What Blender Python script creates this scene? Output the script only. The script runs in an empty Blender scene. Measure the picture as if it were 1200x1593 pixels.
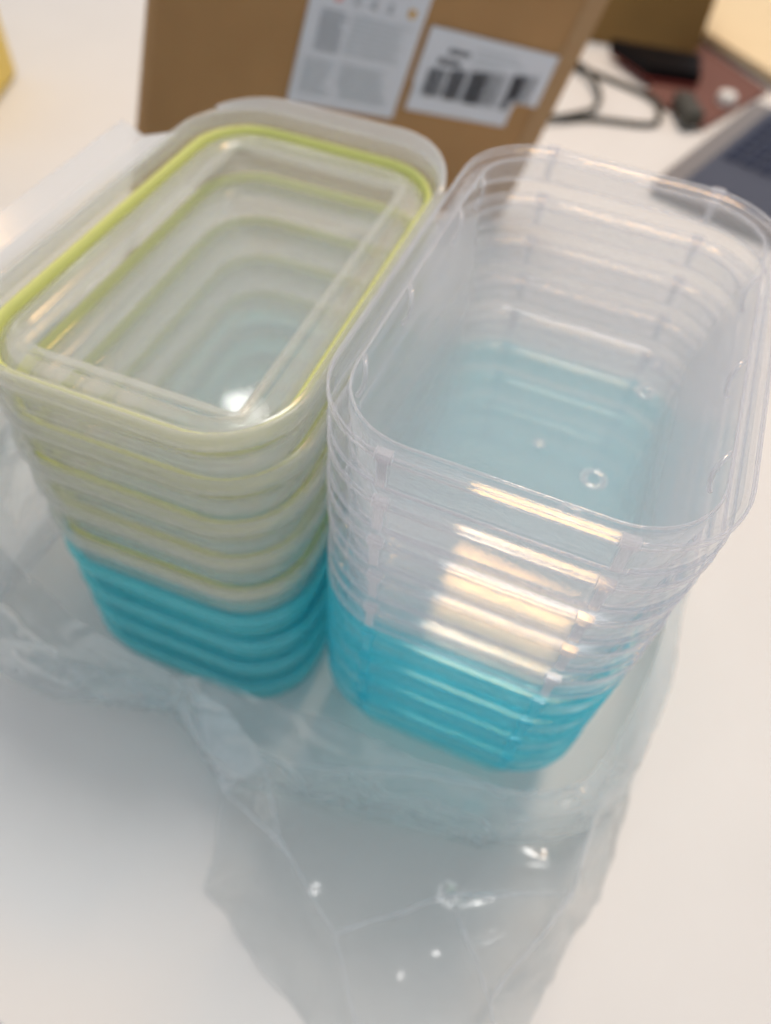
import bpy, math, random
from mathutils import Vector, Matrix, noise

random.seed(4)
S = bpy.context.scene
COL = S.collection

# ------------------------------------------------------------------ camera
cam_d = bpy.data.cameras.new('camera')
cam = bpy.data.objects.new('camera', cam_d)
COL.objects.link(cam)
_r = Vector((0.9234, 0.3789, 0.0623)); _d = Vector((0.3384, -0.7265, -0.5981)); _f = Vector((-0.1814, 0.5733, -0.7990))
_C = Vector((0.0079, -0.2253, 0.3939))
cam.matrix_world = Matrix(((_r.x, -_d.x, -_f.x, _C.x), (_r.y, -_d.y, -_f.y, _C.y), (_r.z, -_d.z, -_f.z, _C.z), (0, 0, 0, 1)))
cam_d.sensor_fit = 'VERTICAL'
cam_d.sensor_height = 36.0
cam_d.lens = 25.92
cam_d.clip_start = 0.01
cam_d.clip_end = 60
cam_d.dof.use_dof = True
cam_d.dof.focus_distance = 0.205
cam_d.dof.aperture_fstop = 5.4
S.camera = cam

# ------------------------------------------------------------------ world, lamps, exposure
W = bpy.data.worlds.new('World'); S.world = W; W.use_nodes = True
bg = W.node_tree.nodes['Background']
bg.inputs[0].default_value = (0.93, 0.96, 1.0, 1); bg.inputs[1].default_value = 0.43
W.cycles.sampling_method = 'NONE'


def area(name, direction, dist, sx, sy, power, color, target=Vector((-0.04, 0.0, 0.12))):
    l = bpy.data.lights.new(name, 'AREA'); l.shape = 'RECTANGLE'; l.size = sx; l.size_y = sy
    l.energy = power; l.color = color
    o = bpy.data.objects.new(name, l); COL.objects.link(o)
    d = Vector(direction).normalized()
    o.location = target + d * dist
    o.rotation_euler = d.to_track_quat('Z', 'Y').to_euler()
    return o


area('ceiling_lamp', (0.045, 0.49, 0.87), 2.0, 0.44, 0.22, 8.5, (1.0, 0.56, 0.20))
area('ceiling_panel', (0.06, 0.34, 0.93), 2.1, 0.60, 0.50, 15.0, (1.0, 0.965, 0.93))
area('window_light', (-0.87, 1.15, 1.51), 2.1, 0.12, 0.04, 0.34, (1.0, 0.97, 0.92))

S.view_settings.view_transform = 'Standard'
S.view_settings.look = 'None'
S.view_settings.gamma = 1.0
S.view_settings.use_curve_mapping = False
S.view_settings.exposure = 0.42
S.cycles.max_bounces = 7
S.cycles.transparent_max_bounces = 96
S.cycles.transmission_bounces = 12
S.cycles.glossy_bounces = 3
S.cycles.diffuse_bounces = 3
S.cycles.sample_clamp_indirect = 4.0
S.cycles.use_denoising = True
S.cycles.use_adaptive_sampling = True
S.cycles.adaptive_threshold = 0.04
S.cycles.adaptive_min_samples = 16

# ------------------------------------------------------------------ materials
def new_mat(name):
    m = bpy.data.materials.new(name); m.use_nodes = True
    nt = m.node_tree; nt.nodes.clear()
    out = nt.nodes.new('ShaderNodeOutputMaterial')
    return m, nt, out


def N(nt, kind, **kw):
    n = nt.nodes.new(kind)
    for k, v in kw.items():
        setattr(n, k, v)
    return n


def opaque(name, col, rough=0.6, var=0.08, scale=40.0, bump=0.0, bscale=200.0, spec=0.4):
    m, nt, out = new_mat(name)
    b = N(nt, 'ShaderNodeBsdfPrincipled')
    tc = N(nt, 'ShaderNodeTexCoord')
    nz = N(nt, 'ShaderNodeTexNoise'); nz.inputs['Scale'].default_value = scale; nz.inputs['Detail'].default_value = 5
    mx = N(nt, 'ShaderNodeMix', data_type='RGBA')
    mx.inputs['A'].default_value = [c * (1 - var) for c in col] + [1]
    mx.inputs['B'].default_value = [min(1, c * (1 + var)) for c in col] + [1]
    nt.links.new(tc.outputs['Object'], nz.inputs['Vector'])
    nt.links.new(nz.outputs['Fac'], mx.inputs['Factor'])
    nt.links.new(mx.outputs['Result'], b.inputs['Base Color'])
    b.inputs['Roughness'].default_value = rough
    b.inputs['Specular IOR Level'].default_value = spec
    if bump:
        n2 = N(nt, 'ShaderNodeTexNoise'); n2.inputs['Scale'].default_value = bscale; n2.inputs['Detail'].default_value = 4
        bp = N(nt, 'ShaderNodeBump'); bp.inputs['Strength'].default_value = bump; bp.inputs['Distance'].default_value = 0.001
        nt.links.new(tc.outputs['Object'], n2.inputs['Vector'])
        nt.links.new(n2.outputs['Fac'], bp.inputs['Height'])
        nt.links.new(bp.outputs['Normal'], b.inputs['Normal'])
    nt.links.new(b.outputs[0], out.inputs[0])
    return m


def plastic(name, tint, haze_col, haze, rough=0.07, f0=0.04, f1=0.6, power=3.5, bump=0.0, bscale=60.0, bdist=0.001, trans_share=0.5, bstretch=None, refract=0.0, graze=3.0):
    """thin clear or milky polymer: tinted see-through + scattered haze + gloss that rises at grazing angles"""
    m, nt, out = new_mat(name)
    tr = N(nt, 'ShaderNodeBsdfTransparent'); tr.inputs[0].default_value = (*tint, 1)
    di = N(nt, 'ShaderNodeBsdfDiffuse'); di.inputs[0].default_value = (*haze_col, 1)
    tl = N(nt, 'ShaderNodeBsdfTranslucent'); tl.inputs[0].default_value = (*haze_col, 1)
    hz = N(nt, 'ShaderNodeMixShader'); hz.inputs[0].default_value = trans_share
    nt.links.new(di.outputs[0], hz.inputs[1]); nt.links.new(tl.outputs[0], hz.inputs[2])
    tc = N(nt, 'ShaderNodeTexCoord')
    lw = N(nt, 'ShaderNodeLayerWeight'); lw.inputs['Blend'].default_value = 0.5
    # longer path through the wall at grazing angles: more haze
    h2 = N(nt, 'ShaderNodeMath', operation='POWER'); h2.inputs[1].default_value = 2.5
    nt.links.new(lw.outputs['Facing'], h2.inputs[0])
    h3 = N(nt, 'ShaderNodeMath', operation='MULTIPLY_ADD'); h3.inputs[1].default_value = graze; h3.inputs[2].default_value = 1.0
    nt.links.new(h2.outputs[0], h3.inputs[0])
    h4 = N(nt, 'ShaderNodeMath', operation='MULTIPLY', use_clamp=True)
    nt.links.new(h3.outputs[0], h4.inputs[0]); h4.inputs[1].default_value = haze
    if refract:
        rf = N(nt, 'ShaderNodeBsdfRefraction'); rf.inputs['IOR'].default_value = 1.45; rf.inputs['Roughness'].default_value = 0.03
        rf.inputs[0].default_value = (*tint, 1)
        rm = N(nt, 'ShaderNodeMixShader'); rm.inputs[0].default_value = refract
        nt.links.new(tr.outputs[0], rm.inputs[1]); nt.links.new(rf.outputs[0], rm.inputs[2])
        tr = rm
    base = N(nt, 'ShaderNodeMixShader')
    nt.links.new(h4.outputs[0], base.inputs[0])
    nt.links.new(tr.outputs[0], base.inputs[1]); nt.links.new(hz.outputs[0], base.inputs[2])
    gl = N(nt, 'ShaderNodeBsdfGlossy'); gl.inputs['Roughness'].default_value = rough
    gl.inputs[0].default_value = (1, 1, 1, 1)
    pw = N(nt, 'ShaderNodeMath', operation='POWER'); pw.inputs[1].default_value = power
    nt.links.new(lw.outputs['Facing'], pw.inputs[0])
    ma = N(nt, 'ShaderNodeMath', operation='MULTIPLY_ADD'); ma.inputs[1].default_value = f1; ma.inputs[2].default_value = f0
    nt.links.new(pw.outputs[0], ma.inputs[0])
    fin = N(nt, 'ShaderNodeMixShader')
    nt.links.new(ma.outputs[0], fin.inputs[0])
    nt.links.new(base.outputs[0], fin.inputs[1]); nt.links.new(gl.outputs[0], fin.inputs[2])
    if bump:
        n2 = N(nt, 'ShaderNodeTexNoise'); n2.inputs['Scale'].default_value = bscale; n2.inputs['Detail'].default_value = 3
        if bstretch:
            mp = N(nt, 'ShaderNodeMapping'); mp.inputs['Scale'].default_value = bstretch
            nt.links.new(tc.outputs['Object'], mp.inputs['Vector']); nt.links.new(mp.outputs[0], n2.inputs['Vector'])
        else:
            nt.links.new(tc.outputs['Object'], n2.inputs['Vector'])
        bp = N(nt, 'ShaderNodeBump'); bp.inputs['Strength'].default_value = bump; bp.inputs['Distance'].default_value = bdist
        nt.links.new(n2.outputs['Fac'], bp.inputs['Height'])
        nt.links.new(bp.outputs['Normal'], gl.inputs['Normal'])
        nt.links.new(bp.outputs['Normal'], di.inputs['Normal'])
    nt.links.new(fin.outputs[0], out.inputs[0])
    return m


def rubber(name, col):
    m, nt, out = new_mat(name)
    b = N(nt, 'ShaderNodeBsdfPrincipled'); b.inputs['Base Color'].default_value = (*col, 1)
    b.inputs['Roughness'].default_value = 0.45
    tl = N(nt, 'ShaderNodeBsdfTranslucent'); tl.inputs[0].default_value = (*col, 1)
    mx = N(nt, 'ShaderNodeMixShader'); mx.inputs[0].default_value = 0.4
    nt.links.new(b.outputs[0], mx.inputs[1]); nt.links.new(tl.outputs[0], mx.inputs[2])
    nt.links.new(mx.outputs[0], out.inputs[0])
    return m


M = dict(
    table=opaque('white_desk_laminate', (0.735, 0.722, 0.71), 0.55, 0.05, 9, 0.05, 300, 0.3),
    floor=opaque('dark_floor', (0.05, 0.05, 0.055), 0.7),
    clear=plastic('clear_polypropylene', (0.975, 0.982, 0.99), (0.91, 0.93, 0.955), 0.175, 0.035, 0.052, 0.4, 3.5, graze=2.0),
    clear_rim=plastic('clear_polypropylene_rim', (0.98, 0.983, 0.99), (0.92, 0.92, 0.96), 0.05, 0.06, 0.028, 0.40, 3.0, graze=2.0),
    bead=plastic('clear_polypropylene_bead', (0.97, 0.97, 0.98), (0.95, 0.94, 0.97), 0.22, 0.06, 0.06, 0.5, 3.0, graze=2.0),  # hazier clear plastic; on rim edges the haze stands in for highlights
    blue=plastic('cyan_polypropylene', (0.77, 0.97, 0.99), (0.28, 0.93, 1.0), 0.15, 0.07, 0.030, 0.4, 3.5, graze=2.0),
    blue_rim=plastic('cyan_polypropylene_rim', (0.77, 0.97, 0.99), (0.26, 0.93, 1.0), 0.12, 0.10, 0.035, 0.5, 3.0, graze=2.0),
    blue_bead=plastic('cyan_polypropylene_bead', (0.64, 0.94, 0.97), (0.14, 0.86, 0.97), 0.28, 0.08, 0.06, 0.5, 3.0, graze=2.0),
    lid=plastic('milky_polypropylene', (0.975, 0.975, 0.965), (0.89, 0.89, 0.85), 0.23, 0.16, 0.035, 0.4, 3.5, graze=1.0),
    blid=plastic('cyan_lid_polypropylene', (0.80, 0.98, 0.99), (0.30, 0.95, 1.0), 0.24, 0.18, 0.035, 0.4, 3.5, graze=1.2),
    blid_panel=plastic('cyan_lid_panel', (0.77, 0.97, 0.99), (0.26, 0.91, 1.0), 0.13, 0.06, 0.025, 0.4, 3.5),
    lid_lip=plastic('milky_lip', (0.975, 0.978, 0.975), (0.92, 0.925, 0.91), 0.22, 0.14, 0.04, 0.4, 3.5, graze=0.8),
    lid_flap=plastic('milky_flap', (0.97, 0.975, 0.98), (0.92, 0.93, 0.95), 0.48, 0.12, 0.05, 0.4, 3.5, graze=1.0),
    lid_panel=plastic('clear_lid_panel', (0.97, 0.975, 0.975), (0.87, 0.92, 0.94), 0.17, 0.05, 0.025, 0.4, 3.5),
    green=rubber('lime_silicone', (0.80, 0.84, 0.34)),
    cyan=rubber('cyan_silicone', (0.02, 0.50, 0.65)),
    film=plastic('polythene_film', (0.965, 0.97, 0.968), (0.86, 0.88, 0.89), 0.055, 0.15, 0.06, 0.55, 2.4),
    film_fold=plastic('polythene_film_fold', (0.96, 0.965, 0.97), (0.92, 0.93, 0.95), 0.42, 0.16, 0.07, 0.5, 2.6),
    film_fold_glint=plastic('polythene_film_fold_glint', (0.96, 0.965, 0.97), (0.92, 0.92, 0.94), 0.60, 0.18, 0.06, 0.5, 2.6),
    film_wall=plastic('polythene_film_slack', (0.955, 0.965, 0.968), (0.89, 0.91, 0.93), 0.19, 0.16, 0.05, 0.6, 2.6),
    kraft=opaque('kraft_cardboard', (0.36, 0.205, 0.09), 0.75, 0.20, 14, 0.1, 250, 0.2),
    kraft_edge=opaque('kraft_cardboard_edge', (0.36, 0.22, 0.11), 0.8, 0.1, 120),
    kraft_dark=opaque('brown_cardboard', (0.22, 0.125, 0.035), 0.75, 0.10, 25),
    paper=opaque('label_paper', (0.60, 0.62, 0.68), 0.6, 0.03, 30),
    ink=opaque('grey_print', (0.36, 0.38, 0.42), 0.7, 0.1, 50),
    ink_light=opaque('pale_print', (0.50, 0.53, 0.57), 0.7, 0.1, 50),
    ink_dark=opaque('black_print', (0.03, 0.03, 0.04), 0.6, 0.1, 50),
    ink_red=opaque('red_print', (0.62, 0.26, 0.26), 0.6, 0.1, 50),
    ink_orange=opaque('orange_print', (0.55, 0.32, 0.08), 0.6, 0.1, 50),
    cream=opaque('cream_card', (0.82, 0.66, 0.42), 0.7, 0.03, 20),
    yellow=opaque('yellow_card', (0.70, 0.52, 0.12), 0.6, 0.05, 20),
    black=opaque('black_leather', (0.006, 0.005, 0.006), 0.6, 0.2, 60, 0.2, 300, 0.1),
    red=opaque('dark_red_trim', (0.12, 0.012, 0.008), 0.5, 0.1, 60),
    maroon=opaque('maroon_mat', (0.17, 0.075, 0.06), 0.75, 0.1, 60),
    cable=opaque('cable_rubber', (0.055, 0.052, 0.042), 0.5, 0.1, 60),
    grey=opaque('laptop_metal', (0.20, 0.185, 0.185), 0.4, 0.03, 60),
    navy=opaque('laptop_well', (0.055, 0.062, 0.095), 0.45, 0.1, 60),
    key=opaque('navy_keys', (0.008, 0.014, 0.045), 0.5, 0.1, 60),
    white=opaque('white_cap', (0.75, 0.73, 0.70), 0.4, 0.03, 60),
)

# ------------------------------------------------------------------ helpers
def mesh_obj(name, verts, faces, mat, parent=None, smooth=False, auto=None):
    me = bpy.data.meshes.new(name)
    me.from_pydata([tuple(v) for v in verts], [], faces)
    me.validate()
    me.materials.append(mat)
    if smooth:
        me.polygons.foreach_set('use_smooth', [True] * len(me.polygons))
    if auto is not None:
        me.polygons.foreach_set('use_smooth', [True] * len(me.polygons))
        me.set_sharp_from_angle(angle=math.radians(auto))
    me.update()
    o = bpy.data.objects.new(name, me); COL.objects.link(o)
    if parent:
        o.parent = parent
    return o


def empty(name, loc=(0, 0, 0), rz=0.0):
    o = bpy.data.objects.new(name, None); COL.objects.link(o)
    o.location = loc; o.rotation_euler = (0, 0, rz); o.empty_display_size = 0.02
    return o


def tag(o, label, cat, group=None):
    o['label'] = label; o['category'] = cat
    if group:
        o['group'] = group
    return o


def rrect(hw, hl, r, z, n=10):
    r = max(0.0006, min(r, hw - 1e-4, hl - 1e-4))
    pts = []
    for cx, cy, a0 in ((hw - r, hl - r, 0), (-hw + r, hl - r, 90), (-hw + r, -hl + r, 180), (hw - r, -hl + r, 270)):
        for i in range(n + 1):
            a = math.radians(a0 + 90 * i / n)
            pts.append((cx + r * math.cos(a), cy + r * math.sin(a), z))
    return pts


def loft(rings, closed=False, cap0=False, cap1=False):
    verts, faces = [], []
    n = len(rings[0])
    for rg in rings:
        verts += rg
    k = len(rings)
    for i in range(k if closed else k - 1):
        a, b = i * n, ((i + 1) % k) * n
        for j in range(n):
            j2 = (j + 1) % n
            faces.append((a + j, a + j2, b + j2, b + j))
    if cap0:
        faces.append(tuple(range(n))[::-1])
    if cap1:
        faces.append(tuple((k - 1) * n + j for j in range(n)))
    return verts, faces


def box_vf(x0, x1, y0, y1, z0, z1):
    v = [(x0, y0, z0), (x1, y0, z0), (x1, y1, z0), (x0, y1, z0), (x0, y0, z1), (x1, y0, z1), (x1, y1, z1), (x0, y1, z1)]
    f = [(3, 2, 1, 0), (4, 5, 6, 7), (0, 1, 5, 4), (1, 2, 6, 5), (2, 3, 7, 6), (3, 0, 4, 7)]
    return v, f


def join(*vfs):
    V, F = [], []
    for v, f in vfs:
        o = len(V); V += list(v); F += [tuple(i + o for i in q) for q in f]
    return V, F


def slab(x0, x1, y0, y1, z0, z1, b=0.0006):
    """box with chamfered edges"""
    cx, cy = (x0 + x1) / 2, (y0 + y1) / 2
    hw, hl = (x1 - x0) / 2, (y1 - y0) / 2
    rings = [rrect(hw - b, hl - b, b, z0, 2), rrect(hw, hl, 2 * b, z0 + b, 2), rrect(hw, hl, 2 * b, z1 - b, 2), rrect(hw - b, hl - b, b, z1, 2)]
    rings = [[(p[0] + cx, p[1] + cy, p[2]) for p in r] for r in rings]
    return loft(rings, cap0=True, cap1=True)


def tube(path, r, n=8):
    pts = [Vector(p) for p in path]
    verts, faces = [], []
    for i, p in enumerate(pts):
        t = (pts[min(i + 1, len(pts) - 1)] - pts[max(i - 1, 0)]).normalized()
        u = t.cross(Vector((0, 0, 1)))
        u = u.normalized() if u.length > 1e-4 else Vector((1, 0, 0))
        w = t.cross(u).normalized()
        for j in range(n):
            a = 2 * math.pi * j / n
            verts.append(p + u * (r * math.cos(a)) + w * (r * math.sin(a)))
    for i in range(len(pts) - 1):
        for j in range(n):
            j2 = (j + 1) % n
            faces.append((i * n + j, i * n + j2, (i + 1) * n + j2, (i + 1) * n + j))
    faces.append(tuple(range(n))[::-1]); faces.append(tuple((len(pts) - 1) * n + j for j in range(n)))
    return verts, faces


def catmull(pts, per=8, closed=False):
    P = [Vector(p) for p in pts]
    out = []
    k = len(P)
    for i in range(k if closed else k - 1):
        if closed:
            a, b, c, d = P[(i - 1) % k], P[i], P[(i + 1) % k], P[(i + 2) % k]
        else:
            a, b, c, d = P[max(i - 1, 0)], P[i], P[i + 1], P[min(i + 2, k - 1)]
        for s in range(per):
            t = s / per
            out.append(0.5 * ((2 * b) + (c - a) * t + (2 * a - 5 * b + 4 * c - d) * t * t + (3 * b - a - 3 * c + d) * t ** 3))
    if not closed:
        out.append(P[-1])
    return out


def copy_tree(root):
    r = root.copy(); COL.objects.link(r)
    for ch in root.children:
        c = ch.copy(); COL.objects.link(c); c.parent = r
        for g in ch.children:
            d = g.copy(); COL.objects.link(d); d.parent = c
    return r


# ------------------------------------------------------------------ setting: desk and floor
e1 = Vector((0.9638, -0.2665, 0)); e2 = Vector((0.2665, 0.9638, 0)); pe = Vector((-0.1315, -0.2665, 0))
tv, tf = slab(-1.9, 1.3, 0.0, 2.6, -0.03, 0.0, 0.002)
tv = [pe + e1 * p[0] + e2 * p[1] + Vector((0, 0, p[2])) for p in tv]
t = mesh_obj('table', tv, tf, M['table']); t['kind'] = 'structure'
fl = mesh_obj('floor', [(-4, -4, -0.74), (4, -4, -0.74), (4, 5, -0.74), (-4, 5, -0.74)], [(0, 1, 2, 3)], M['floor']); fl['kind'] = 'structure'

# ------------------------------------------------------------------ containers
HW, HL, CR, P = 0.0645, 0.0965, 0.034, 0.0213
TOP = 0.240


def ring(off, z, n=10, r=None):
    return rrect(HW + off, HL + off, (CR + off) if r is None else r, z, n)


def make_container(mat, rim_mat, bead_mat):
    root = empty('food_container')
    wall = [ring(-.0066, -.0034), ring(-.0068, -.010), ring(-.0142, -.0605), ring(-.0162, -.0652), ring(-.0200, -.0682), ring(-.0246, -.0694), ring(-.0253, -.0694)]
    v, f = loft(wall, cap1=True)
    mesh_obj('body', v, f, mat, root, auto=35)
    prof = [(-.0005, .0), (0, -.0005), (.0001, -.0028), (-.0007, -.0034), (-.0009, -.0136), (-.0002, -.0141), (-.0002, -.0153),
            (-.0010, -.0157), (-.0018, -.0150), (-.0020, -.0046), (-.0060, -.0044), (-.0073, -.0034), (-.0074, -.0022),
            (-.0066, -.0016), (-.0036, -.0014), (-.0028, -.0011), (-.0022, -.0001)]
    v, f = loft([ring(o, z) for o, z in prof][::-1], closed=True)
    mesh_obj('rim', v, f, rim_mat, root, auto=30)
    for o_, z_, r_ in ((-.0003, -.0006, .00045), (-.0002, -.0030, .00045), (-.0004, -.0150, .00055), (-.0071, -.0022, .0005)):  # milkier rings that draw the bright highlight lines along the rim edges
        v, f = loft([ring(o_ + r_ * math.cos(a * math.pi / 3), z_ + r_ * math.sin(a * math.pi / 3)) for a in range(6)], closed=True)
        mesh_obj('bead', v, f, bead_mat, root, smooth=True)
    for sx in (-1, 1):
        for sy in (-1, 1):
            y = sy * (HL - .0007)
            a = box_vf(sx * .035 - .0016, sx * .035 + .0016, min(y, y + sy * .0011), max(y, y + sy * .0011), -.0140, -.0030)
            b = box_vf(sx * .035 - .0026, sx * .035 + .0026, min(y - sy * .0015, y + sy * .0012), max(y - sy * .0015, y + sy * .0012), -.0032, .0004)
            v, f = join(a, b)
            mesh_obj('rib', v, f, bead_mat, root, auto=30)
    return root


def pos_words(k):
    return ['topmost', 'second from the top', 'third from the top', 'fourth from the top', 'fifth from the top'][k]


cc = make_container(M['clear'], M['clear_rim'], M['bead'])
cb = make_container(M['blue'], M['blue_rim'], M['blue_bead'])
for k in range(9):
    if k < 5:
        o = cc if k == 0 else copy_tree(cc)
        txt = 'clear plastic food container, open and empty, topmost of the tall nested stack' if k == 0 else \
            'clear plastic food container, %s of the nested container stack' % pos_words(k)
    else:
        o = cb if k == 5 else copy_tree(cb)
        txt = 'cyan plastic food container, %s of the four blue ones in the container stack' % ['topmost', 'second', 'third', 'lowest'][k - 5]
    o.location = (random.uniform(-.0004, .0004), random.uniform(-.0004, .0004), TOP - k * P)
    tag(o, txt, 'container', 'nested food containers')

# moulded marks on the floor and stacking lugs under the lip, on the top container only
def torus_vf(cx, cy, cz, R, r, n=20, m=6, squash=0.6):
    V, F = [], []
    for i in range(n):
        a = 2 * math.pi * i / n
        for j in range(m):
            b = 2 * math.pi * j / m
            q = R + r * math.cos(b)
            V.append((cx + q * math.cos(a), cy + q * math.sin(a), cz + squash * r * math.sin(b)))
    for i in range(n):
        for j in range(m):
            F.append((i * m + j, ((i + 1) % n) * m + j, ((i + 1) % n) * m + (j + 1) % m, i * m + (j + 1) % m))
    return V, F


for (x, y, R, r) in ((0.027, -0.015, .0042, .0013), (0.002, -0.006, .0013, .0011), (0.038, 0.066, .0032, .0013), (0.037, 0.045, .0032, .0013), (0.022, -0.036, .0036, .0011)):
    v, f = torus_vf(x, y, -.0685, R, r)
    mesh_obj('embossed_mark', v, f, M['bead'], cc, smooth=True)
for sx, ys in ((-1, (-.064, -.024, .030, .058)), (1, (-.055, -.01, .04))):
    for y in ys:
        path = [(sx * (HW - .0075), y + .006, -.0030), (sx * (HW - .0095), y + .0025, -.0036), (sx * (HW - .0104), y, -.0062), (sx * (HW - .0100), y - .001, -.0105), (sx * (HW - .0085), y - .0015, -.0135)]
        v, f = tube(catmull(path, 4), .0008, 6)
        mesh_obj('stacking_lug', v, f, M['bead'], cc, smooth=True)

# ------------------------------------------------------------------ lids (lying upside down, sealing ring up)
LW, LL, LR, LP = 0.0642, 0.1020, 0.034, 0.0243
LTOP = 0.2190


def lring(off, z, r=None, n=10):
    return rrect(LW + off, LL + off, (LR + off) if r is None else r, z, n)


def make_lid(mat, panel_mat, gasket_mat, lip_mat):
    root = empty('container_lid')
    prof = [(-.0006, .0), (.0008, -.0008), (.0014, -.0030), (.0010, -.0064), (-.0004, -.0088), (-.0008, -.0135), (-.0016, -.0160), (-.0008, -.0172), (-.0007, -.0186), (-.0010, -.0210), (-.0016, -.0238),
            (-.0028, -.0238), (-.0030, -.0188), (-.0075, -.0188), (-.0078, -.0128), (-.0100, -.0098), (-.0150, -.0102), (-.0165, -.0112), (-.0163, -.0104), (-.0148, -.0092), (-.0098, -.0086), (-.0068, -.0108), (-.0068, -.0178), (-.0030, -.0178), (-.0016, -.0006), (-.0010, 0.0)]
    v, f = loft([lring(o, z) for o, z in prof][::-1], closed=True)
    mesh_obj('skirt', v, f, mat, root, auto=35)
    v, f = loft([lring(.0011 + .0013 * math.cos(a * math.pi / 5), -.0043 + .0042 * math.sin(a * math.pi / 5)) for a in range(10)], closed=True)
    mesh_obj('lip', v, f, lip_mat, root, smooth=True)
    # see-through plate: raised inner wall, flat margin, square-cornered sunken panel
    top = [(-.0163, -.0106, None), (-.0170, -.0108, .012), (-.0185, -.0107, .004), (-.0224, -.0114, .003),
           (-.0238, -.0162, .003), (-.0250, -.0168, .003), (-.0256, -.0168, .003)]
    v1, f1 = loft([lring(o, z, r) for o, z, r in top], cap1=True)
    V, F = v1, f1
    mesh_obj('panel', V, F, panel_mat, root, auto=25)
    v, f = loft([lring(o, z, .003) for o, z in ((-.0180, -.0108), (-.0186, -.0092), (-.0210, -.0090), (-.0218, -.0098), (-.0221, -.0113), (-.0200, -.0120))], closed=True)
    mesh_obj('panel_frame', v, f, mat, root, auto=35)
    gp = []
    for j in range(10):
        a = 2 * math.pi * j / 10
        gp.append((-.0050 + .0016 * math.cos(a), -.0120 + .0056 * math.sin(a)))
    v, f = loft([lring(o, z) for o, z in gp], closed=True)
    mesh_obj('gasket', v, f, gasket_mat, root, smooth=True)
    return root


lg = make_lid(M['lid'], M['lid_panel'], M['green'], M['lid_lip'])
lb = make_lid(M['blid'], M['blid_panel'], M['cyan'], M['blid'])
for k in range(9):
    if k < 5:
        o = lg if k == 0 else copy_tree(lg)
        txt = 'milky lid with lime green seal and a side flap folded out, topmost of its stack' if k == 0 else \
            'milky lid with lime green seal, %s of the lid stack' % pos_words(k)
    else:
        o = lb if k == 5 else copy_tree(lb)
        txt = 'cyan lid, %s of the four blue lids in the lid stack' % ['topmost', 'second', 'third', 'lowest'][k - 5]
    o.location = (-0.1408 + random.uniform(-.0006, .0006), 0.0045 + random.uniform(-.0006, .0006), LTOP - k * LP)
    o.rotation_euler = (0, 0, math.radians(1.4 + random.uniform(-.4, .4)))
    tag(o, txt, 'lid', 'stacked container lids')
# lock flaps of the top lid: one folded out on the left, one standing at the far end
def strip_solid(prof, y0, y1, axis='y', nseg=12, curve=None):
    """extrude a closed profile [(a, z)...] along y"""
    V, F = [], []
    n = len(prof)
    for i in range(nseg + 1):
        y = y0 + (y1 - y0) * i / nseg
        for a, z in prof:
            V.append((a, y, z) if axis == 'y' else (y, a, z))
    for i in range(nseg):
        for j in range(n):
            F.append((i * n + j, (i + 1) * n + j, (i + 1) * n + (j + 1) % n, i * n + (j + 1) % n))
    F.append(tuple(range(n))); F.append(tuple(nseg * n + j for j in range(n))[::-1])
    return V, F


fp = [(-LW - .0010, -.0018), (-LW - .0040, -.0026), (-LW - .0195, -.0078), (-LW - .0205, -.0074), (-LW - .0300, -.0026), (-LW - .0306, -.0036),
      (-LW - .0210, -.0092), (-LW - .0190, -.0092), (-LW - .0036, -.0040), (-LW - .0010, -.0032)]
v, f = strip_solid(fp, -.066, .064)
mesh_obj('lock_flap', v, f, M['lid_flap'], lg, auto=30)
top = []
n = 10
V, F = [], []
pts = [p for p in lring(0, 0, None, 14)]
arc = pts[0:24]        # far right corner, far side, part of the far left corner
for ai, (x, y, z) in enumerate(arc):
    hs = min(1.0, ai / 9.0, .05 + (len(arc) - 1 - ai) / 10.0) ** 0.7
    d = Vector((x, y, 0)); cx = max(-LW + LR, min(LW - LR, x)); cy = LL - LR
    nrm = (Vector((x, y, 0)) - Vector((cx, cy, 0))).normalized()
    for a, h in ((.0004, -.001), (.0016, .0005 + .0055 * hs), (.0006, .0006 + .0055 * hs), (-.0008, -.001)):
        q = Vector((x, y, 0)) + nrm * a
        V.append((q.x, q.y, h))
k = 4
for i in range(len(arc) - 1):
    for j in range(k):
        F.append((i * k + j, i * k + (j + 1) % k, (i + 1) * k + (j + 1) % k, (i + 1) * k + j))
F.append((0, 1, 2, 3)[::-1]); F.append(tuple((len(arc) - 1) * k + j for j in range(4)))
mesh_obj('end_flap', V, F, M['lid_flap'], lg, auto=30)

# ------------------------------------------------------------------ polythene bag, pulled down round both stacks
def crumple(q):
    d = noise.voronoi(q)[0]
    return max(0.0, 1 - (d[1] - d[0]) * 2.6)


bag = empty('plastic_bag', (-0.05, -0.02, 0))
tag(bag, 'clear crumpled polythene bag pulled down around both stacks, spilling over the desk', 'bag')
# (base x, base y, base z, top x, top y, top z)
ctl = [(-.250, .100, .003, -.236, .100, .130), (-.256, .020, .003, -.234, .020, .140), (-.258, -.060, .003, -.228, -.060, .165), (-.252, -.125, .004, -.216, -.106, .150),
       (-.205, -.134, .004, -.178, -.120, .112), (-.160, -.122, .004, -.150, -.120, .080), (-.125, -.112, .006, -.121, -.116, .062), (-.088, -.136, .005, -.096, -.117, .078),
       (-.045, -.128, .004, -.050, -.114, .080), (.010, -.120, .004, .005, -.111, .076), (.055, -.108, .004, .050, -.105, .078), (.088, -.085, .004, .072, -.082, .070),
       (.104, -.035, .004, .079, -.034, .102), (.106, .030, .003, .078, .030, .110), (.100, .095, .003, .074, .094, .120), (.050, .128, .003, .040, .108, .125),
       (-.040, .128, .003, -.040, .110, .125), (-.120, .140, .003, -.120, .124, .110), (-.200, .140, .003, -.200, .125, .120)]
base = catmull([c[:3] for c in ctl], 12, True)
topc = catmull([c[3:] for c in ctl], 12, True)
nc, nr = len(base), 26
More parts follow.
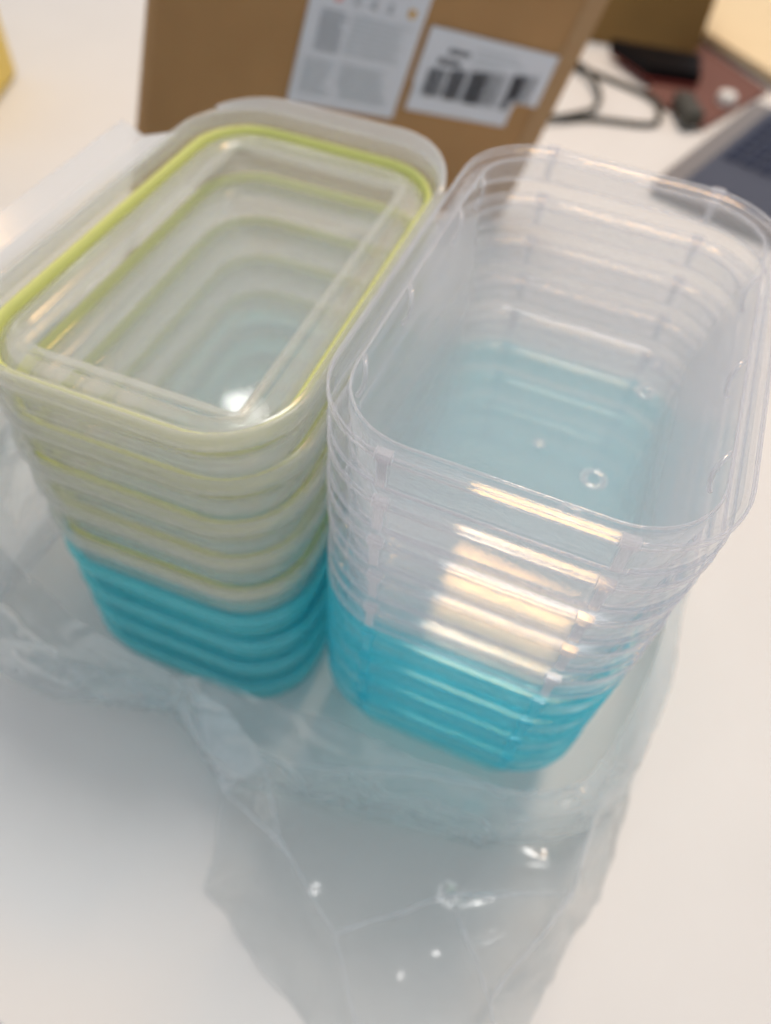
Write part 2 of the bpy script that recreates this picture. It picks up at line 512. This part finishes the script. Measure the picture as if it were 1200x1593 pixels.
V, F = [], []
for i in range(nc):
    b, tp = base[i], topc[i]
    tan = (base[(i + 1) % nc] - base[i - 1]).normalized()
    out = Vector((tan.y, -tan.x, 0))
    jag = 0.006 * noise.noise(Vector((b.x * 40, b.y * 40, 3.1)))
    for r in range(nr + 1):
        s = r / nr
        p = b.lerp(tp, s)
        p.z += jag * s
        env = math.sin(math.pi * min(1, s * 1.15 + .05)) * .75 + .25 * s
        q = Vector((p.x * 22, p.y * 22, p.z * 30))
        q = q + .5 * noise.noise_vector(q * .7)
        w = abs(noise.noise(q)) * 1.6 + crumple(q * 1.1) - .5
        w2 = crumple(q * 2.6 + Vector((7, 1, 4))) - .3
        arc_s = i / nc * 1.1
        fold = 0.0
        for fa, fb, fk, ph in ((1.0, .9, 38, 0.3), (1.0, -.7, 27, 1.7), (.6, 1.2, 61, 4.0)):
            g = (arc_s * fa + p.z * fb) * fk + ph + 1.6 * noise.noise(q * .5 + Vector((ph, 0, 0)))
            fold += max(0.0, 1 - abs(math.sin(g)) * 3.0)
        p += out * (env * (.0060 * w + .0020 * w2 + .0050 * fold * (1 - .8 * s)) * (.35 if p.x > .05 else 1.0) + .002)
        p += out * (.006 * math.sin(s * math.pi))
        V.append(p - bag.location)
for i in range(nc):
    i2 = (i + 1) % nc
    for r in range(nr):
        a, b2, c, d = i * (nr + 1) + r, i2 * (nr + 1) + r, i2 * (nr + 1) + r + 1, i * (nr + 1) + r + 1
        F += [(a, b2, c), (a, c, d)] if (i + r) % 2 else [(a, b2, d), (b2, c, d)]
mesh_obj('bag_wall', V, F, M['film_wall'], bag, smooth=True)

# front of the bag: slack film in broad creased facets that come down to the desk
BP = [(-.1194, -.1127, .028), (-.0859, -.1460, .010), (-.0671, -.1330, .040), (-.0039, -.1100, .042), (.0591, -.0960, .042), (.0839, -.0760, .046), (.1003, -.0321, .030),
      (-.0092, -.1821, .018), (.0326, -.1498, .030), (.0836, -.1277, .030), (.1032, -.1174, .002), (.0875, -.1623, .002), (.0629, -.1796, .018), (.0770, -.1982, .002),
      (-.0051, -.2174, .002), (-.0739, -.1879, .003), (.0355, -.2320, .006), (-.0501, -.1566, .024), (.1064, -.0010, .002), (-.1412, -.1296, .010), (-.1243, -.1665, .003),
      (.0700, -.2560, .002), (.0150, -.2600, .002)]
BT = [(1, 17, 2), (2, 17, 3), (17, 7, 3), (3, 7, 8), (3, 8, 4), (4, 8, 9), (4, 9, 5), (5, 9, 10), (5, 10, 6), (6, 10, 18), (1, 15, 17), (15, 7, 17), (15, 14, 7),
      (14, 16, 7), (7, 16, 12), (7, 12, 8), (8, 12, 9), (9, 12, 11), (9, 11, 10), (12, 13, 11), (12, 16, 13), (16, 21, 13), (14, 22, 16), (22, 21, 16)]


def facets(tris, n, amp, lift=0.0, flat=1.0):
    V, F = [], []
    for (i, j, k) in tris:
        A, B, Cc = (Vector(BP[q]) for q in (i, j, k))
        nrm = (B - A).cross(Cc - A)
        if nrm.length < 1e-9:
            continue
        nrm.normalize()
        o = len(V); idx = {}
        for u in range(n + 1):
            for v in range(n + 1 - u):
                p = A + (B - A) * (u / n) + (Cc - A) * (v / n)
                w = 1 - u / n - v / n
                sag = min(1.0, 9 * min(u / n * v / n + u / n * w + v / n * w, .12))
                q = Vector((p.x * 42, p.y * 42, p.z * 30))
                q = q + .6 * noise.noise_vector(q * .6)
                d = amp * (noise.noise(q) + 1.1 * crumple(q * .8) + .35 * crumple(q * 2.0) - .6)
                p = p + nrm * d * sag + Vector((0, 0, 1)) * .0008 * noise.noise(q * 2)
                p.z = max(.0012, p.z * flat + lift)
                idx[u, v] = len(V); V.append(p - bag.location)
        for u in range(n):
            for v in range(n - u):
                F.append((idx[u, v], idx[u + 1, v], idx[u, v + 1]))
                if u + v < n - 1:
                    F.append((idx[u + 1, v], idx[u + 1, v + 1], idx[u, v + 1]))
    return V, F


v, f = facets(BT, 18, .0030)
mesh_obj('bag_front', v, f, M['film'], bag, smooth=True)
v, f = facets(BT[:22], 10, .0030, 0.0004, .35)
mesh_obj('bag_front', v, f, M['film'], bag, smooth=True)
# stiff turned-over corner of film, extra haze standing in for its specular highlight
v = [(-.1235, -.1115, .024), (-.1120, -.1125, .036), (-.0980, -.1160, .040), (-.0860, -.1230, .041), (-.0671, -.1330, .041), (-.0859, -.1465, .0105), (-.1000, -.1350, .012), (-.1120, -.1230, .018)]
v = [Vector(p) - bag.location for p in v]
mesh_obj('bag_fold', v, [(0, 1, 7), (1, 2, 6), (1, 6, 7), (2, 3, 5), (2, 5, 6), (3, 4, 5)], M['film_fold_glint'], bag)


# thin doubled edges where the film is creased sharply
def crease_strip(ids, w, lift):
    pts = []
    for i in range(len(ids) - 1):
        A, B = Vector(BP[ids[i]]), Vector(BP[ids[i + 1]])
        pts += [A.lerp(B, t / 10) for t in range(10)]
    pts.append(Vector(BP[ids[-1]]))
    V, F = [], []
    n = len(pts)
    for i, p in enumerate(pts):
        t = (pts[min(i + 1, n - 1)] - pts[max(i - 1, 0)]).normalized()
        u = Vector((-t.y, t.x, 0)).normalized()
        p = p + u * (.0012 * noise.noise(p * 70))
        ww = w * (.25 + math.sin(math.pi * (i + .4) / (n - .2))) * (.4 + 1.3 * abs(noise.noise(p * 60)))
        V += [p + u * ww + Vector((0, 0, -.0006)), p + Vector((0, 0, lift)), p - u * ww + Vector((0, 0, -.0006))]
    V = [q - bag.location for q in V]
    for i in range(n - 1):
        for k in range(2):
            q = i * 3 + k
            F.append((q, q + 1, q + 4, q + 3))
    return V, F


for ids, w, lift in (((1, 17, 7), .0011, .0012), ((7, 8, 9), .0016, .0014), ((2, 3, 4, 5), .0016, .0012), ((5, 9, 12), .0015, .0014), ((7, 16), .0008, .0008), ((8, 12), .0010, .001), ((17, 2), .0010, .001), ((12, 13), .0012, .0012)):
    v, f = crease_strip(ids, w, lift)
    mesh_obj('bag_crease', v, f, M['film_fold'], bag)

# slack second layer of film on the left side, standing away from the lids
lay = [(-.262, .060, .002, -.238, .050, .120), (-.276, -.010, .002, -.244, -.010, .150), (-.272, -.070, .002, -.238, -.066, .160), (-.262, -.122, .002, -.226, -.112, .120),
       (-.228, -.140, .002, -.196, -.126, .072), (-.180, -.130, .002, -.164, -.123, .040), (-.134, -.114, .004, -.130, -.115, .030)]
lbase = catmull([c[:3] for c in lay], 9); ltop = catmull([c[3:] for c in lay], 9)
V, F = [], []
nl, nh = len(lbase), 10
for i in range(nl):
    for r in range(nh + 1):
        sv = r / nh
        p = lbase[i].lerp(ltop[i], sv)
        tan = (lbase[min(i + 1, nl - 1)] - lbase[max(i - 1, 0)]).normalized()
        q = Vector((p.x * 24, p.y * 24, p.z * 18 + 9))
        p += Vector((tan.y, -tan.x, 0)) * (.010 * (noise.noise(q) + .6 * crumple(q)) * (.3 + sv * (1.2 - sv)))
        V.append(p - bag.location)
for i in range(nl - 1):
    for r in range(nh):
        q = i * (nh + 1) + r
        F += [(q, q + nh + 1, q + nh + 2), (q, q + nh + 2, q + 1)]
mesh_obj('bag_side', V, F, M['film_wall'], bag)

# ------------------------------------------------------------------ cardboard box with labels
ax_h = Vector((0.68771, 0.67691, -0.2624)); ax_u = Vector((0.23527, 0.13413, 0.96263)); ax_n = Vector((0.68681, -0.72374, -0.06701))
carton = empty('cardboard_box')
carton.matrix_world = Matrix(((ax_h.x, -ax_n.x, ax_u.x, -.11335), (ax_h.y, -ax_n.y, ax_u.y, .42153), (ax_h.z, -ax_n.z, ax_u.z, .004), (0, 0, 0, 1)))
tag(carton, 'brown cardboard box with white shipping labels standing behind the stacks', 'box')
v, f = slab(-.333, 0, 0, .029, 0, .30, .002)
mesh_obj('carton_body', v, f, M['kraft'], carton, auto=30)
v, f = slab(-.0215, -.0015, -.0008, .0, .002, .298, .0004)
mesh_obj('edge_tape', v, f, M['kraft_edge'], carton)
v, f = slab(-.333, -.330, 0.006, .025, -.095, -.0005, .0008)
mesh_obj('bottom_flap', v, f, M['kraft'], carton)


def on_box(x0, x1, z0, z1, y=-.0022, t=.0004):
    return box_vf(x0, x1, y - t, y, z0, z1)


lab = mesh_obj('shipping_label', *slab(-.236, -.1485, -.0018, -.0004, .0775, .172, .0003), M['paper'], carton)
rows = []
for i in range(9):
    z = .1395 - i * .0030
    rows.append(on_box(-.226, -.226 + random.uniform(.016, .021), z, z + .0017, -.0020))
mesh_obj('printed_text', *join(*rows), M['ink'], lab)
rows = []
for i in range(8):
    z = .1400 - i * .0034
    rows.append(on_box(-.203, -.158 + random.uniform(-.008, .002), z, z + .0014, -.0020))
for i in range(9):
    z = .108 - i * .0028
    rows.append(on_box(-.230, -.208 + random.uniform(-.004, .002), z, z + .0013, -.0020))
    rows.append(on_box(-.202 + (.004 if i > 5 else 0), -.162 + random.uniform(-.008, .003), z, z + .0015, -.0020))
mesh_obj('printed_text', *join(*rows), M['ink_light'], lab)


def disc(cx, cz, r, y=-.0024, n=16):
    V = [(cx + r * math.cos(2 * math.pi * i / n), y, cz + r * math.sin(2 * math.pi * i / n)) for i in range(n)]
    V += [(a, y + .0004, c) for a, b, c in V]
    F = [tuple(range(n))] + [(i, (i + 1) % n, n + (i + 1) % n, n + i) for i in range(n)]
    return V, F


mesh_obj('icon', *disc(-.2168, .1505, .0035), M['ink_red'], lab)
mesh_obj('icon', *disc(-.1600, .1505, .0032), M['ink_orange'], lab)
for x in (-.232, -.2025, -.190, -.177):
    a = on_box(x - .0008, x + .0008, .1475, .1535, -.0020); b = on_box(x - .0024, x + .0024, .1475, .1490, -.0021); c = on_box(x - .0019, x + .0019, .1515, .1532, -.0021)
    mesh_obj('icon', *join(a, b, c), M['ink'], lab)
lab2 = mesh_obj('barcode_label', *slab(-.1415, -.0215, -.0018, -.0004, .1065, .1465, .0003), M['paper'], carton)
mesh_obj('label_lower_edge', *slab(-.1400, -.0440, -.0016, -.0005, .0865, .1063, .0003), M['paper'], lab2)
bars = []
random.seed(11)
for c0, c1, wide, gap in ((-.1315, -.117, .0010, .0013), (-.113, -.099, .0012, .0011), (-.095, -.080, .0016, .0009), (-.078, -.060, .0006, .0028), (-.056, -.045, .0016, .0009), (-.043, -.033, .0006, .0026)):
    x = c0
    while x < c1:
        w = wide * random.uniform(.6, 1.4)
        bars.append(on_box(x, x + w, .0995 if x < -.05 else .1078, .1195 + (x + .1315) * .10, -.0024))
        x += w + gap * random.uniform(.6, 1.4)
mesh_obj('barcode', *join(*bars), M['ink_dark'], lab2)
rows = [on_box(-.127 + i * .0042, -.127 + i * .0042 + .0028, .1235, .1275, -.0020) for i in range(5)]
rows += [on_box(-.121 + i * .0040, -.121 + i * .0040 + .0026, .1315, .1350, -.0020) for i in range(5)]
mesh_obj('printed_text', *join(*rows), M['ink_dark'], lab2)
rows = [on_box(-.098, -.072, .1275, .1295, -.0020), on_box(-.096, -.050, .1325, .1340, -.0020), on_box(-.098, -.060, .1375, .1388, -.0020)]
mesh_obj('printed_text', *join(*rows), M['ink_light'], lab2)

# ------------------------------------------------------------------ things at the back of the desk
def placed_box(name, p0, p1, depth, height, mat, bevel=.003):
    """box whose front bottom edge runs from p0 to p1 on the desk"""
    a = Vector((*p0, 0)); b = Vector((*p1, 0)); w = (b - a).length
    r = empty(name, a, math.atan2(b.y - a.y, b.x - a.x))
    v, f = slab(0, w, 0, depth, .0005, height, bevel)
    mesh_obj('carton_body', v, f, mat, r, auto=30)
    return r


o = placed_box('brown_carton', (-.30, .880), (.006, .908), .1, .30, M['kraft_dark'])
tag(o, 'dark brown carton at the back of the desk behind the labelled box', 'carton')
v, f = slab(.10, .16, -.0012, -.0002, .002, .29, .0004)
mesh_obj('tape', v, f, M['kraft'], o)
o = empty('cream_board', (.004, .972, 0), math.atan2(-.227, .246))
mesh_obj('sheet', *slab(-.10, .34, 0, .50, .008, .018, .001), M['cream'], o)
mesh_obj('backing', *slab(-.098, .338, .002, .498, .0005, .0078, .001), M['grey'], o)
tag(o, 'cream coloured board lying at the upper right beyond the maroon mat', 'board')
# yellow box at the far left
o = empty('yellow_box', (-.690, .455, 0), math.radians(-68))
v, f = slab(0, .18, -.16, 0, .0005, .30, .006)
mesh_obj('carton_body', v, f, M['yellow'], o, auto=30)
v, f = slab(.0, .18, .0002, .0012, .12, .18, .0004)
mesh_obj('printed_band', v, f, M['cream'], o)
tag(o, 'yellow box standing at the far left edge of the picture', 'box')


def quad_slab(name, pts, z0, z1, mat, parent=None, b=.002):
    c = sum((Vector((*p, 0)) for p in pts), Vector()) / 4
    V = []
    for z, k in ((z0, 1 - .02), (z0 + b, 1), (z1 - b, 1), (z1, 1 - .02)):
        for p in pts:
            q = c + (Vector((*p, 0)) - c) * k
            V.append((q.x, q.y, z))
    F = [(3, 2, 1, 0), (12, 13, 14, 15)]
    for r in range(3):
        for j in range(4):
            F.append((r * 4 + j, r * 4 + (j + 1) % 4, r * 4 + 4 + (j + 1) % 4, r * 4 + 4 + j))
    return mesh_obj(name, V, F, mat, parent, auto=30)


o = quad_slab('desk_mat', [(-.037, .772), (.041, .715), (.104, .860), (.000, .965)], .0008, .006, M['maroon'], b=.001)
tag(o, 'maroon mat lying on the desk in front of the cream board', 'mat')
o = empty('pouch', (0, 0, 0))
quad_slab('cover', [(-.100, .855), (-.040, .800), (.020, .812), (.012, .868)], .011, .024, M['black'], o)
quad_slab('trim', [(-.098, .853), (-.040, .797), (.021, .809), (.010, .866)], .0065, .011, M['red'], o, b=.001)
tag(o, 'flat black pouch with dark red lower edge beside the cables', 'pouch')
o = mesh_obj('bottle_cap', *loft([[(.057 + r * math.cos(a * math.pi / 8), .792 + r * math.sin(a * math.pi / 8), z) for a in range(16)] for r, z in ((.011, .0065), (.0115, .012), (.0105, .017), (.007, .0185))], cap0=True, cap1=True), M['white'], auto=40)
tag(o, 'small white round cap on the maroon mat by the laptop', 'cap')
c1 = [(-.19, .81, .004), (-.1244, .799, .004), (-.0714, .7853, .004), (-.0221, .7600, .005), (-.0097, .7229, .005), (-.0154, .6951, .004), (-.0712, .6770, .004), (-.1195, .6564, .004), (-.19, .64, .004)]
o = mesh_obj('cable', *tube(catmull(c1, 8), .0034, 8), M['cable'], smooth=True)
tag(o, 'dark grey cable bent in a long loop beside the cardboard box', 'cable', 'cables on the desk')
c2 = [(-.16, .815, .010), (-.117, .7888, .010), (-.0879, .7423, .008), (-.080, .7000, .009), (-.092, .668, .010), (-.14, .63, .005)]
o = mesh_obj('cable', *tube(catmull(c2, 8), .0032, 8), M['cable'], smooth=True)
tag(o, 'dark grey cable crossing over the longer cable loop', 'cable', 'cables on the desk')
o = quad_slab('plug_adapter', [(-.002, .752), (.020, .700), (.038, .712), (.016, .760)], .0065, .022, M['cable'])
tag(o, 'small dark plug lying at the end of the cable by the mat', 'plug')

lap = empty('laptop', (.008, .548, 0), math.atan2(.95, .31) - math.pi / 2)
tag(lap, 'grey laptop with dark navy keyboard at the right edge of the picture', 'laptop')
mesh_obj('base', *slab(0, .34, 0, .26, .001, .016, .003), M['grey'], lap, auto=30)
well = mesh_obj('keyboard', *slab(.024, .32, .018, .245, .0158, .0168, .0004), M['navy'], lap)
kv, kf = slab(-.008, .008, -.008, .008, .0, .0022, .0008)
kme = None
for i in range(14):
    for j in range(7):
        if kme is None:
            ko = mesh_obj('key', kv, kf, M['key'], well, auto=30); kme = ko.data
        else:
            ko = bpy.data.objects.new('key', kme); COL.objects.link(ko); ko.parent = well
        ko.location = (.040 + i * .0188, .105 + j * .0188, .0168)
